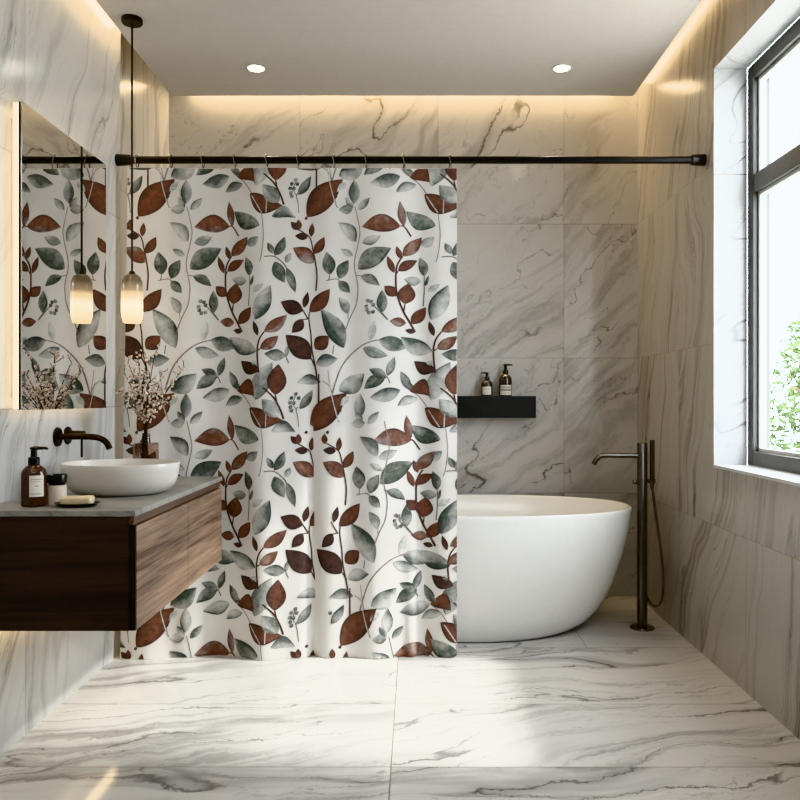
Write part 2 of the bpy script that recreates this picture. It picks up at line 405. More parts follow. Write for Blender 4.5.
# ------------------------------------------------------------------ vanity, countertop
VXf, VY0, VY1, VZ0, VZ1 = -.84, 2.402, 3.478, .456, .800
v = thing('vanity_cabinet', (-1.09, (VY0+VY1)/2, VZ0), 'wall-hung walnut vanity cabinet under the basin, dark end panel', 'cabinet')
def PV(m, name, mats, root):
    o = m.build(name, mats, root); o.matrix_parent_inverse = Matrix.Translation(-Vector(root.location)); return o
m = MB(); m.box(XL+.001, VXf-.03, VY0+.012, VY1-.004, VZ0+.004, VZ1-.002, .002); PV(m, 'carcass', [M_dark], v)
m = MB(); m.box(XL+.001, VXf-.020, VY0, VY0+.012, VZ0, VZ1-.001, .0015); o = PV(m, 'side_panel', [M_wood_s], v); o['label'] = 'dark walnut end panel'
m = MB(); m.box(VXf-.022, VXf-.006, VY0+.004, VY1-.002, VZ1-.026, VZ1-.001, .001); PV(m, 'top_rail', [M_wood_r], v)
ys = F*.84/(415-188)
m = MB(); m.box(VXf-.0195, VXf-.001, VY0+.004, VY0+.012, VZ0, VZ1-.028); PV(m, 'gap_shade_strip', [M_dark], v)  # black strip standing in for the shade of the gap beside the door
for y0, y1 in ((VY0+.013, ys-.0015), (ys+.0015, VY1-.002)):
    m = MB(); m.box(VXf-.021, VXf, y0, y1, VZ0, VZ1-.030, .0015); PV(m, 'door', [M_wood_f], v)
m = MB(); m.box(XL+.03, XL+.05, VY0+.06, VY1-.06, VZ0-.006, VZ0+.004); o = PV(m, 'under_light', [M_led], v); o['label'] = 'warm light strip under cabinet'
a = area('under_lamp', (XL+.05, (VY0+VY1)/2, VZ0-.012), .03, 1.0, (0, 0, 0), 2, CW); a.parent = v; a.matrix_parent_inverse = Matrix.Translation(-Vector(v.location))
m = MB(); m.box(XL+.001, VXf+.002, VY0-.004, VY1+.004, VZ1, VZ1+.018, .002)
m.uv = {}
for fi, f in enumerate(m.f):
    m.uv[fi] = [(m.v[i][0]+m.v[i][2], m.v[i][1]+m.v[i][2]*.7) for i in f]
tag(m.build('countertop', [M_counter]), 'grey stone countertop slab on top of the vanity cabinet', 'countertop')
ZC = VZ1+.018

# ------------------------------------------------------------------ basin
by = 2.855; bx = (121-415)*by/F
m = MB()
prof = [(0, .0), (.130, .0), (.145, .003), (.168, .014), (.187, .034), (.198, .060), (.2025, .086), (.2045, .106), (.203, .110), (.198, .110), (.196, .106), (.190, .078), (.174, .046), (.145, .024), (.09, .014), (.022, .011)]
m.lathe(prof, n=64, sx=1, sy=.86)
b = thing('vessel_basin', (bx, by, ZC), 'white oval vessel basin sitting on the stone countertop', 'sink')
m.build('bowl', [M_porc], b, autosmooth=60)
m = MB(); m.lathe([(0, .0135), (.018, .0135), (.021, .012), (.021, .010)], n=24); m.build('drain', [M_steel], b)

# ------------------------------------------------------------------ wall faucet
fy, fz = F*1.34/(415-57), 1.012
f = thing('wall_faucet', (XL, fy, fz), 'dark bronze wall-mounted basin faucet with curved spout and side lever', 'faucet')
m = MB(); m.lathe([(.0, .0), (.036, .0), (.0365, .003), (.035, .007), (.0, .007)], n=32, axis='X'); m.build('spout_flange', [M_bronze], f)
m = MB(); m.tube(spline([(.004, 0, 0), (.07, 0, .001), (.13, 0, 0), (.165, 0, -.007), (.187, 0, -.024), (.197, 0, -.046)], 8), .0115, 16); m.build('spout', [M_bronze], f)
y2 = .088
m = MB(); m.lathe([(.0, .0), (.034, .0), (.0345, .003), (.033, .007), (.0, .007)], 0, y2, .002, n=32, axis='X'); m.build('handle_flange', [M_bronze], f)
m = MB(); m.lathe([(.0, .005), (.016, .005), (.0165, .03), (.0165, .064), (.0155, .067), (0, .067)], 0, y2, .004, n=24, axis='X'); h = m.build('handle_body', [M_bronze], f)
m = MB(); m.tube([(.056, y2, -.010), (.056, y2, -.082)], .0042, 10); m.build('lever', [M_bronze], h)

# ------------------------------------------------------------------ bottles and small things
def label_patch(r, z0, z1, a0, a1, lines, n=14):
    m = MB()
    def strip(r, z0, z1, a0, a1, mi):
        vs = []; 
        for i in range(n+1):
            a = a0+(a1-a0)*i/n; vs += [(r*math.cos(a), r*math.sin(a), z0), (r*math.cos(a), r*math.sin(a), z1)]
        m.add(vs, [(2*i, 2*i+2, 2*i+3, 2*i+1) for i in range(n)], mi, True)
    strip(r, z0, z1, a0, a1, 0)
    for (f0, f1, g0, g1) in lines:
        strip(r+.0003, z0+(z1-z0)*f0, z0+(z1-z0)*f1, a0+(a1-a0)*g0, a0+(a1-a0)*g1, 1)
    return m
def pump_bottle(name, loc, R, H, mat, label, labspec, noz=0, group=None):
    r = thing(name, loc, label, 'bottle', group); hb = H*.70
    m = MB(); m.lathe([(0, 0), (R*.9, 0), (R*.97, .003), (R, R*.12), (R, hb*.78), (R*.93, hb*.86), (R*.66, hb*.95), (R*.40, hb), (R*.36, hb+.004), (0, hb+.004)], n=36); bd = m.build('body', [mat], r)
    m = MB(); m.lathe([(0, hb), (R*.46, hb), (R*.46, hb+H*.11), (R*.40, hb+H*.125), (0, hb+H*.125)], n=24); p = m.build('pump_collar', [M_pblk], r)
    m = MB(); m.lathe([(0, hb+H*.11), (R*.27, hb+H*.11), (R*.25, hb+H*.25), (R*.33, hb+H*.26), (R*.33, H*.985), (R*.2, H), (0, H)], n=20)
    m.tube([(0, 0, H*.975), (math.cos(noz)*R*.95, math.sin(noz)*R*.95, H*.972), (math.cos(noz)*R*1.1, math.sin(noz)*R*1.1, H*.955)], [R*.17, R*.12, R*.11], 10)
    m.build('pump_head', [M_pblk], p)
    a0, a1, z0, z1, lines = labspec
    label_patch(R+.0006, z0, z1, a0, a1, lines).build('paper_label', [M_label, M_print], bd)
    return r
def onC(px, py, r):
    d = F*(CZ-ZC)/(py-400)+r; return ((px-415)*d/F, d, ZC)
L1 = [(.80, .83, .12, .88), (.70, .72, .12, .7), (.48, .52, .38, .62), (.10, .12, .12, .85), (.15, .17, .12, .7)]
x, y, z = onC(34, 507.5, .0375)
pump_bottle('soap_bottle', (x, y, z), .0375, .186, M_amber, 'tall amber pump bottle with white label standing on the vanity countertop', (-PI/2+.08, -PI/2+1.25, .032, .098, L1), .15)
x, y, z = onC(57, 505.5, .0285)
c = thing('lidded_jar', (x, y, z), 'cream ceramic jar with a black glossy lid beside the amber bottle', 'jar')
m = MB(); m.lathe([(0, 0), (.027, 0), (.0285, .002), (.0285, .060), (.027, .062), (0, .062)], n=36); m.build('jar_body', [M_ceram], c)
m = MB(); m.lathe([(0, .062), (.024, .062), (.025, .068), (.0295, .0705), (.0305, .092), (.0295, .095), (.027, .095), (.026, .090), (0, .089)], n=36); m.build('lid', [M_pblk], c)
x, y, z = onC(77.5, 508.5, .052)
d = thing('soap_dish', (x, y, z), 'small black oval soap dish at the front edge of the countertop', 'soap dish')
m = MB(); m.lathe([(0, 0), (.048, 0), (.056, .003), (.069, .011), (.070, .0125), (.067, .0125), (.054, .006), (0, .005)], n=44, sy=.74); m.build('dish', [M_slate], d)
m = MB(); bm = bmesh.new(); bmesh.ops.create_cube(bm, size=1)
for q in bm.verts: q.co = Vector((q.co.x*.092, q.co.y*.056, q.co.z*.026))
bmesh.ops.bevel(bm, geom=bm.edges[:], offset=.009, segments=4, affect='EDGES', profile=.6); m.bm(bm)
so = m.build('soap_bar', [M_soap], loc=(x, y, z+.0185)); so.rotation_euler = (0, 0, .14)
tag(so, 'cream rectangular bar of soap lying on the black soap dish', 'soap')

# wall shelf and its bottles
def BW(px, py, d): return at(px, py, d)
sx1 = at(536, 0, 4.57)[0]; sx0 = sx1-.62
s = thing('wall_shelf', ((sx0+sx1)/2, YB-.06, 1.05), 'black box wall shelf on the marble behind the bathtub', 'shelf')
zs0, zs1 = at(0, 418, 4.57)[2], at(0, 396, 4.57)[2]
m = MB(); m.box(sx0+.012, sx1-.012, 4.570, 4.582, zs0, zs1, .0015); PV(m, 'front_panel', [M_shelf], s)
m = MB(); m.box(sx0+.012, sx1-.012, 4.582, YB-.001, zs1-.026, zs1-.012); PV(m, 'shelf_board', [M_shelf], s)
for a_ in (sx0, sx1-.0115):
    m = MB(); m.box(a_, a_+.0115, 4.570, YB-.001, zs0, zs1, .0015); PV(m, 'side_panel', [M_shelf], s)
m = MB(); m.box(sx0+.012, sx1-.012, 4.582, YB-.001, zs0, zs0+.010); PV(m, 'bottom_board', [M_shelf], s)
zb = zs1-.012; dB = 4.632
L2 = [(.78, .83, .1, .9), (.62, .66, .1, .8), (.28, .31, .1, .6)]; L3 = [(.72, .84, .06, .94), (.40, .62, .06, .94), (.16, .22, .06, .8)]
pump_bottle('shelf_bottle', (at(487, 0, dB)[0], dB, zb), .033, .150, M_brownglass, 'shorter dark pump bottle with a square cream label on the black shelf', (-PI/2-.95, -PI/2+.70, .02, .066, L2), PI)
pump_bottle('shelf_bottle', (at(505.5, 0, dB)[0], dB, zb), .037, .198, M_brownglass, 'taller dark pump bottle with a lined pale label on the black shelf', (-PI/2-1.0, -PI/2+.95, .018, .076, L3), 0)

# ------------------------------------------------------------------ vase and dried branches
dv = 3.24; vx = at(146, 0, dv)[0]; kv = dv/F
va = thing('glass_vase', (vx, dv, ZC), 'smoky brown square glass vase with a narrow clear neck behind the basin', 'vase')
hb = ZC; zt = CZ-(443-400)*kv-ZC; wv_ = 9.9*kv
m = MB()
bm = bmesh.new(); bmesh.ops.create_cube(bm, size=1)
for q in bm.verts: q.co = Vector((q.co.x*2*wv_, q.co.y*2*wv_, zt/2+.0005+q.co.z*zt))
bmesh.ops.bevel(bm, geom=bm.edges[:], offset=.004, segments=2, affect='EDGES'); m.bm(bm, 0, False)
m.build('vase_body', [M_smoke], va)
zn = CZ-(430-400)*kv-ZC
m = MB(); m.lathe([(4.6*kv, zt-.001), (4.0*kv, zt+.012), (3.6*kv, zn-.008), (4.3*kv, zn)], n=24); me_ = m; me_.f = [q for q in me_.f if len(q) == 4]; me_.mi = me_.mi[:len(me_.f)]; me_.sm = me_.sm[:len(me_.f)]
m.build('vase_neck', [M_clear], va)
tips = [(118,392,-.05),(124,372,.05),(128,362,.02),(137,354,-.02),(133,368,.10),(147,357,.03),(155,353,-.06),(150,372,-.10),(162,372,.06),(184,368,0),(172,384,-.05),(176,396,.05),(163,398,-.10),(126,402,-.08),(140,398,.05),(152,390,-.03),(158,386,.05),(133,388,-.06)]
def branch(tip, k):
    rnd = random.Random(40+k)
    tx, ty, dy = tip; T = Vector(at(tx, ty, dv+dy))-Vector((vx, dv, ZC))
    b0 = Vector((rnd.uniform(-.02, .02), rnd.uniform(-.02, .02), .012)); nk = Vector((rnd.uniform(-.006, .006), rnd.uniform(-.006, .006), zn+.005))
    mid = nk.lerp(T, .45)+Vector((rnd.uniform(-.012, .012), rnd.uniform(-.012, .012), .018*(1 if abs(T.x) > .04 else 0)))
    main = spline([b0, nk, mid, T], 7)
    m = MB(); m.tube(main, [.0036-.0022*i/(len(main)-1) for i in range(len(main))], 6)
    fl = MB()
    def bud(p, s):
        bm = bmesh.new(); bmesh.ops.create_icosphere(bm, subdivisions=1, radius=s)
        ax = Vector((rnd.uniform(-1, 1), rnd.uniform(-1, 1), rnd.uniform(.2, 1))).normalized(); q = ax.to_track_quat('Z', 'Y').to_matrix()
        for w in bm.verts:
            c_ = w.co.copy(); c_.z *= 1.25; w.co = q @ c_ + p
        fl.bm(bm)
    n = len(main)
    for i in range(n//2-2, n):
        p = main[i]
        if rnd.random() < .75:
            d_ = Vector((rnd.uniform(-1, 1), rnd.uniform(-1, 1), rnd.uniform(-.1, .9))).normalized()
            L = rnd.uniform(.012, .042)
            e = p+d_*L+Vector((0, 0, L*.3))
            tw = spline([p, p.lerp(e, .5)+Vector((0, 0, -.003)), e], 3); m.tube(tw, [.0016]*len(tw), 5)
            for q in range(rnd.randint(1, 3)): bud(p.lerp(e, rnd.uniform(.5, 1.05))+Vector((rnd.uniform(-1, 1), rnd.uniform(-1, 1), rnd.uniform(-1, 1)))*.004, rnd.uniform(.0038, .0066))
        if rnd.random() < .8: bud(p+Vector((rnd.uniform(-1, 1), rnd.uniform(-1, 1), rnd.uniform(-1, 1)))*.006, rnd.uniform(.004, .0068))
    r = m.build('blossom_branch', [M_stem], loc=(vx, dv, ZC), autosmooth=0)
    tag(r, 'thin brown dried branch with cream blossoms standing in the smoky glass vase', 'dried branch', 'dried blossom branches in the vase')
    fl.build('blossom', [M_bloss], r, autosmooth=0)['kind'] = 'stuff'
for k, tp in enumerate(tips): branch(tp, k)

# ------------------------------------------------------------------ mirror
mx_, my0, my1, mz0, mz1 = -1.285, F*1.285/393, F*1.285/309, 1.117, 2.128
mi = thing('wall_mirror', (mx_, (my0+my1)/2, mz0), 'tall frameless backlit rectangular mirror on the left marble wall', 'mirror')
m = MB(); m.box(mx_-.004, mx_, my0, my1, mz0, mz1); PV(m, 'mirror_glass', [M_mirror], mi)
m = MB(); m.box(mx_-.012, mx_-.0042, my0+.001, my1-.001, mz0+.001, mz1-.001); PV(m, 'edge_frame', [M_bronze], mi)
m = MB(); m.box(mx_-.030, mx_-.0122, my0+.004, my1-.004, mz0+.004, mz1-.004); PV(m, 'light_diffuser', [M_ledm], mi)
m = MB(); m.box(XL+.001, mx_-.0302, my0+.04, my1-.04, mz0+.04, mz1-.04); PV(m, 'backing_box', [M_trim], mi)

# ------------------------------------------------------------------ pendant
xp, yp, zp = -1.18, 3.336, ZS
pe = thing('pendant_lamp', (xp, yp, ZS), 'opal glass pendant lamp hanging on a black cord beside the mirror', 'lamp')
m = MB(); m.lathe([(0, 0), (.042, 0), (.043, -.003), (.043, -.017), (.040, -.021), (0, -.021)][::-1], n=36); m.build('ceiling_canopy', [M_black], pe)
zb_ = CZ+(400-323)*yp/F; Hs = 49*yp/F
m = MB(); m.tube([(0, 0, -.02), (0, 0, zb_+Hs-ZS)], .0042, 10); m.build('cord', [M_black], pe)
R = 10.4*yp/F
m = MB(); m.lathe([(0, .006), (R*.72, .002), (R*.78, 0), (R*.82, .003), (R*.96, .028), (R, .045), (R, Hs*.74), (R*.95, Hs*.84), (R*.76, Hs*.945), (R*.45, Hs*.99), (R*.2, Hs), (0, Hs)], n=40)
sh = m.build('glass_shade', [M_opal], pe, (0, 0, zb_-ZS))
m = MB(); m.lathe([(0, 0), (.012, 0), (.013, .003), (.010, .012), (0, .012)], n=20); m.build('shade_cap', [M_black], pe, (0, 0, zb_+Hs-ZS-.001))

# ------------------------------------------------------------------ shower rod, rings
YR = 3.594; ZR = CZ+240*YR/F
ro = thing('shower_curtain_rod', (0, YR, ZR), 'long black shower curtain rod spanning wall to wall', 'curtain rod')
m = MB(); m.tube([(XL+.03, 0, 0), (XR-.03, 0, 0)], .0165, 24); m.build('rod', [M_black], ro)
for sgn, xw in ((1, XL), (-1, XR)):
    m = MB(); m.lathe([(0, .001), (.026, .001), (.027, .003), (.0235, .060), (.021, .063), (0, .063)], n=28, axis='X')
    if sgn < 0: m.v = [(-a, b, c) for a, b, c in m.v]; m.f = [q[::-1] for q in m.f]
    m.build('end_cap', [M_pblk], ro, (xw, 0, 0))
ringx = [137, 171, 203, 235, 267, 298, 334, 366, 404, 450]
rp = None
for i, px in enumerate(ringx):
    if rp is None:
        m = MB(); pts = [(0.004*math.sin(a*2), .024*math.sin(a), -.012+.034*math.cos(a)) for a in [2*PI*k/36 for k in range(37)]]
        m.tube(pts, .0023, 8, cap=False); rp = m.build('curtain_ring', [M_chrome]); r = rp
    else: r = rp.copy(); col.objects.link(r)
    r.location = (at(px, 0, YR)[0], YR, ZR)
    tag(r, 'thin metal curtain ring hooked over the black rod, ' + ['first from the mirror wall','second from the mirror wall','third from the mirror wall','fourth from the mirror wall','fifth from the mirror wall','fifth from the free curtain edge','fourth from the free curtain edge','third from the free curtain edge','second from the free curtain edge','closest to the free curtain edge'][i], 'curtain ring', 'curtain rings on the rod')

# ------------------------------------------------------------------ shower curtain
YC = 3.575
def fold(x, z):
    k = min(1, max(0, (2.18-z)/2.18)); A = .010+.024*k**1.3
    f = (math.sin(x*13.0+.8)*.55+math.sin(x*23+1.9+.5*math.sin(x*4))*.30+math.sin(x*39+z*.5)*.10+math.sin(x*7.3+2.1)*.4)
    f += .9*math.exp(-((x+.455+.02*(1-k))/.030)**2)*k*k - .7*math.exp(-((x+.015)/.03)**2)*k**3
    return -.012*k+A*f
def lefte(y): return 128+(122-128)*(y-168)/(656-168)
def cpos(px, py, off=0.0):
    x = (px-415)*YC/F; z = CZ-(py-400)*YC/F
    y = YC+fold(x, z); e = 1e-3
    n = Vector((-(fold(x+e, z)-fold(x-e, z))/(2*e)*-1*-1, -1, 0)).normalized() if off else None
    p = Vector((x, y, z))
    if off: p = p+Vector((( fold(x+e, z)-fold(x-e, z))/(2*e), -1, 0)).normalized()*off
    return p
YT, YBm = 168.0, 657.0
m = MB(); nx, ny = 440, 150; vs = []
for j in range(ny+1):
    py = YT+(YBm-YT)*j/ny
    for i in range(nx+1):
        l0 = lefte(py); px = l0+(457-l0)*i/nx; vs.append(cpos(px, py))
m.add(vs, [(j*(nx+1)+i, (j+1)*(nx+1)+i, (j+1)*(nx+1)+i+1, j*(nx+1)+i+1) for j in range(ny) for i in range(nx)], 0, True)
NB = len(m.v)
cols = [(0, 0, 0, 0)]*NB
# motif of the print: (tip, base, width, kind, bulge)    kinds: B brown  D dark brown  G green  P pale  S blue-grey
LEAF = [
 # undermost
 ((273,362),(256,400),18,'P',-.1), ((255,182),(237,176),15,'B',-.45), ((329,336),(315,349),14,'B',0),
 ((279,214-64),(276,181),18,'B',0), ((283,206),(250,194),17,'B',.35), ((263,185),(279,203),15,'P',0), ((296,218),(272,217),11,'S',-.5),
 ((343,179),(307,217),23,'B',-.1), ((337,192),(346,182),6,'Q',0),
 ((202,184),(229,176),13,'S',-.1), ((225,192),(243,184),9,'S',.2), ((234,169),(240,174),5,'G',0),
 ((354.5,179),(354,204),10.5,'S',0), ((345.5,197),(353,208),6,'S',0), ((338.5,210),(353,209),9,'P',0), ((370,197.5),(358.5,210),7,'S',0),
 ((362,227),(397,226),17,'R',.2), ((396.5,201),(400,226),7,'R',0),
 ((338,222.5),(356,242),12,'S',.25), ((380,236),(362,243),9,'P',.1), ((340.5,249),(353,256),6,'P',0), ((389,248),(358,269),18,'G',-.1), ((379,286),(361,276),9,'G',-.2),
 ((234,211),(260,226),15,'G',-.22), ((259,237),(246,245),9,'P',.15),
 ((268,243),(274,254),6,'G',0), ((285,237),(275,256),9,'G',.15), ((291,253),(286,263),6,'P',0), ((285,283),(275,262),12,'G',.05), ((295.5,293),(287,268),8,'G',-.05),
 ((291,222),(297,230),6,'D',.1), ((298.5,219.5),(299,230),6,'B',0), ((295,236),(308,237),7,'D',0), ((312.5,223),(311,237),5.5,'B',0), ((324.5,237),(314,254),9,'B',.1), ((293,248),(314,263),14,'R',.12),
 ((330,289),(309.5,312),14,'B',.1), ((308,292),(304,308),6,'D',0), ((281,302),(303,311),14,'D',-.05), ((292,333),(303,319),10,'D',-.1), ((286,335),(311,359),19,'D',.03),
 ((326.5,252),(330,275),12.5,'G',.05), ((348.5,260),(339,279),11,'G',-.1), ((350,293),(339,281),9,'G',0), ((339,297),(348,314),9,'P',.15),
 ((321,309),(344,348),18,'T',.12),
 ((381,290),(381,313),9,'G',0), ((311,176),(298,195),8.5,'G',.1), ((374.5,321),(370,341),7,'Q',0),
 ((405,347),(378,340),14,'S',.05), ((386.5,356),(363,348),10.5,'P',.1),
 ((248,237),(231,256),11,'R',.05), ((225.5,246),(229.5,259),5,'B',0), ((244,260),(227,271),9,'B',-.1), ((217.5,256),(223.5,273),5.5,'B',0), ((215,286),(226,296),10,'B',0),
 ((236,283),(233,304),15,'B',0), ((232,279),(247,281),9,'P',-.1), ((251.5,307),(238.5,324),10.5,'B',.05), ((219.5,321),(234,323),9,'R',0), ((233,330),(242,332),5,'D',0),
 ((246,257),(250,276),8,'G',.15), ((254,275),(251,286),3,'G',0), ((264,284),(253,292),6,'Q',0), ((271,285),(256,320),16,'T',.0),
 ((254,321),(258.5,336),5,'D',0), ((287.5,315),(265,332),11.5,'R',.12), ((279,336),(261,349),10.5,'R',.1),
 ((265,354),(286,356),11,'G',0), ((288,346),(286.5,357),4,'G',0),
 ((229,337),(257,352),15,'T',-.15), ((241,361),(260,371),12,'D',-.2), ((251,362),(259,364),5,'Q',0),
 ((229,371),(237,390),7.5,'G',.05),
 ((201,369),(217,378),8.5,'G',.1), ((196,389),(216,376),11.5,'G',.1), ((224,357),(217.5,376),7,'G',0),
 ((196.5,373.5),(171,391),17,'T',.15), ((338,359),(316,364),12,'S',-.12), ((297,383),(321,382),10,'S',.32),
]
STEM = [
 ([(316.5,160),(316.5,189)],1.5,'D'), ([(327,168),(331,188),(336,206)],.9,'Q'), ([(307,217),(305.5,219.5)],2.4,'D'), ([(336,198),(337,193)],1.8,'D'),
 ([(299,213),(298,203),(296.5,196),(298,193)],.8,'G'), ([(296.5,196),(293.5,189),(296,181)],.7,'G'),
 ([(355,207),(358,220),(360,232),(358,245),(355,258),(354.5,268),(357,280),(358,290),(356,305),(350,318),(345,331)],.9,'K'),
 ([(397,226),(400.5,226.5),(406.5,236)],1.2,'D'), ([(356,275.5),(361,276)],.8,'K'),
 ([(297,229),(304,233),(310,238),(313,250),(316,266),(317,277),(316,291)],1.3,'D'),
 ([(301,307),(308,319)],1.2,'D'), ([(303,319.5),(308,319)],1,'D'), ([(309.5,312),(309,320),(311,335),(312,350),(316,370),(317,380)],1.4,'D'), ([(311,358),(315,366)],1.4,'D'),
 ([(326,281),(336,279),(340,281.5)],.9,'K'), ([(330,275),(329,280)],.9,'K'), ([(348,313),(348,319)],.6,'K'),
 ([(374,306),(386,320)],1,'G'), ([(381,313),(386,320)],1,'G'),
 ([(379,340),(370,342),(360,347),(348,358),(340,370),(334,388),(332,396)],1.3,'K'),
 ([(231,256),(226,266),(225,280),(226,294),(231,310),(237,322),(242,332)],1.7,'D'), ([(233,304),(232,311)],1.3,'D'), ([(227,271),(225,275)],1,'D'),
 ([(250,276),(250,290),(249,306)],.8,'G'), ([(265,332),(260,340),(258,352),(259.5,373)],1.5,'D'), ([(261,349),(258,351)],1.2,'D'),
 ([(286,356),(289,363)],.9,'G'), ([(237,390),(245,397),(251,406),(256,416)],.9,'K'),
 ([(276,181),(277,187)],1.6,'D'), ([(264,174),(271,180),(276,186),(281,196),(284,205)],1.7,'D'),
 ([(252,196),(262,213)],.9,'Q'), ([(267,200),(266.5,213)],.8,'Q'), ([(262,213),(264,235),(262,255),(260,262)],.7,'K'),
 ([(265,257),(275,257),(284,264),(287,269)],1,'G'), ([(217,376),(220,383)],.9,'G'),
 ([(321,381),(328,386),(332,397),(336,418),(338,422)],.8,'K'), ([(328,370),(330,385),(332,396)],.6,'K'), ([(334,345),(333,354)],.8,'G'),
]
BERRY = [(296,180),(297.5,184),(292,184),(291,193),(292,196.5),(294,189),(290.5,188.5),(368,301),(371.5,302),(373,305),(367,310),(369,313),(373,312),(366.5,306.5)]
def tile(p):
    x, y = p
    return (x, y)
def bil(tab, rows, cols_, y, x):
    def br(a, v):
        if v <= a[0]: return 0, 0.0
        if v >= a[-1]: return len(a)-2, 1.0
        for i in range(len(a)-1):
            if v <= a[i+1]: return i, (v-a[i])/(a[i+1]-a[i])
    i, fy_ = br(rows, y); j, fx_ = br(cols_, x)
    a = tab[i][j]*(1-fx_)+tab[i][j+1]*fx_; b_ = tab[i+1][j]*(1-fx_)+tab[i+1][j+1]*fx_
    return a*(1-fy_)+b_*fy_
SR = [390, 412, 440, 470, 545, 630]; SC = [290, 330, 350, 373, 410, 450]
SH = [[0,0,0,0,0,0],[4,4,8,8,2,0],[27,27,18,12,8,0],[30,30,31,22,16,4],[30,30,30,30,18,9],[34,34,34,33,26,14]]
def xf(y): return 313.5+(y-440)*.01
PER, VPER = 168.0, 214.0
RGB = {'B':((112,75,60),(66,49,45)), 'R':((126,88,72),(80,58,52)), 'D':((80,58,52),(52,44,43)), 'G':((92,99,90),(60,67,61)), 'T':((86,96,89),(52,62,57)), 'S':((106,111,107),(68,75,71)), 'P':((138,142,137),(98,104,99)), 'Q':((190,191,186),(170,172,168)), 'K':((140,128,120),(130,118,110))}
rng = random.Random(3); layer = [0]
def emit_leaf(tip, base, w, kind, bul, fx, side):
    T = Vector(tip); B = Vector(base); ax = T-B; L = ax.length; nrm = Vector((-ax.y, ax.x))/L
    nt, ns = max(6, int(L*.75)), max(4, 2*int(w*.36)); layer[0] += 1; off = .00035+layer[0]*7e-7
    c1, c2 = (Vector(lin(*q)[:3]) for q in RGB[kind])
    fade = {'B':0,'R':.12,'D':0,'G':.30,'T':.72,'S':.75,'P':.62,'Q':.75,'K':0}[kind]
    fdir = rng.choice((-1, 1)); ph = rng.uniform(0, 6.28); v0 = []; cc = []
    ok = False
    for i in range(nt+1):
        tt = i/nt
        wd = (math.sin(PI*tt**.86) ** .95)*w*.53 if 0 < tt < 1 else 0
        ctr = B+ax*tt+nrm*(bul*w*math.sin(PI*tt))
        for k in range(ns+1):
            s_ = -1+2*k/ns
            p = ctr+nrm*(s_*wd)
            x, y = fx(p.x, p.y)
            if side == 'L': xx = min(x, xf(y)) if y > 425 else x
            elif side == 'R': xx = max(x, xf(y)) if y > 425 else x
            else: xx = x
            yy = min(max(y, YT+.3), YBm-.3); xx = min(max(xx, lefte(yy)+.2), 456.8)
            if abs(xx-x) < .01 and abs(yy-y) < .01: ok = True
            v0.append(cpos(xx, yy, off))
            edge = abs(s_)**2.2
            mid = max(0, 1-abs(s_)*6)*.25
            c = c1.lerp(c2, min(1, edge*.8+.35*(.5+.5*math.sin(ph+tt*4.5+s_*1.3))))
            c = c*(1-mid*.35)
            al = 1-fade*min(1, max(0, .42+.6*fdir*s_+.35*math.sin(ph*2+tt*3)))*(1-.25*edge)
            cc.append((c.x, c.y, c.z, al))
    if not ok: return
    m.add(v0, [(i*(ns+1)+k, i*(ns+1)+k+1, (i+1)*(ns+1)+k+1, (i+1)*(ns+1)+k) for i in range(nt) for k in range(ns)], 1, True)
    cols.extend(cc)
def emit_stem(pts, w, kind, fx, side):
    P = spline([(x, y, 0) for x, y in pts], 9); layer[0] += 1; off = .00035+layer[0]*7e-7
    v0 = []; cc = []; c1 = lin(*RGB[kind][0]); ok = False; N = len(P)
    for i, p in enumerate(P):
        t_ = (P[min(i+1, N-1)]-P[max(i-1, 0)]).normalized(); nn = Vector((-t_.y, t_.x, 0)); ww = w*1.25*(.7+.3*i/(N-1))
        for sgn in (-.5, .5):
            q = p+nn*sgn*ww; x, y = fx(q.x, q.y)
            if side == 'L': xx = min(x, xf(y)) if y > 425 else x
            elif side == 'R': xx = max(x, xf(y)) if y > 425 else x
            else: xx = x
            yy = min(max(y, YT+.3), YBm-.3); xx = min(max(xx, lefte(yy)+.2), 456.8)
            if abs(xx-x) < .01 and abs(yy-y) < .01: ok = True
            v0.append(cpos(xx, yy, off)); cc.append((*c1[:3], 1))
    if not ok: return
    m.add(v0, [(2*i, 2*i+1, 2*i+3, 2*i+2) for i in range(N-1)], 1, True); cols.extend(cc)
def unify(p):   # motif points traced right of the repeat line go back one repeat
    return p
def st(x): return min(12, max(0, (x-205)*.14))
for row in (-1, 0, 1, 2):
    for c_ in (-1, 0, 1):
        def mk(x0):
            def fx(x, y, row=row, c_=c_):
                X = x-(PER if x0 > 297 else 0); Y = y+VPER*row
                X2_ = X+PER*c_
                if c_ == 1: X2_ += st(X)
                return X2_, Y
            return fx
        def variants(base):
            bx_ = base[0]; f0 = mk(bx_); x, y = f0(*base)
            out = []
            if c_ < 1 and x < 320: out.append((f0, 'L' if x > 280 and y > 420 else None))
            elif c_ == 1 or x >= 300:
                if y > 395 and x > 280:
                    sh_ = bil(SH, SR, SC, y, x)
                    if y > 425 and x < 322: out.append((f0, 'L'))
                    out.append(((lambda a, b_, f0=f0, sh_=sh_: (f0(a, b_)[0]+sh_, f0(a, b_)[1])), 'R'))
                else: out.append((f0, None))
            else: out.append((f0, None))
            return out
        for tip, base, w, kd, bu in LEAF:
            for fx, sd in variants(((tip[0]+base[0])/2, (tip[1]+base[1])/2)): emit_leaf(tip, base, w, kd, bu, fx, sd)
        for pts, w, kd in STEM:
            for fx, sd in variants(pts[len(pts)//2] if abs(pts[0][0]-pts[-1][0]) < 30 else pts[0]): emit_stem(pts, w, kd, fx, sd)
        for bp in BERRY:
            for fx, sd in variants(bp): emit_leaf((bp[0]+1.7, bp[1]-1.7), (bp[0]-1.7, bp[1]+1.7), 3.6, 'G', 0, fx, sd)
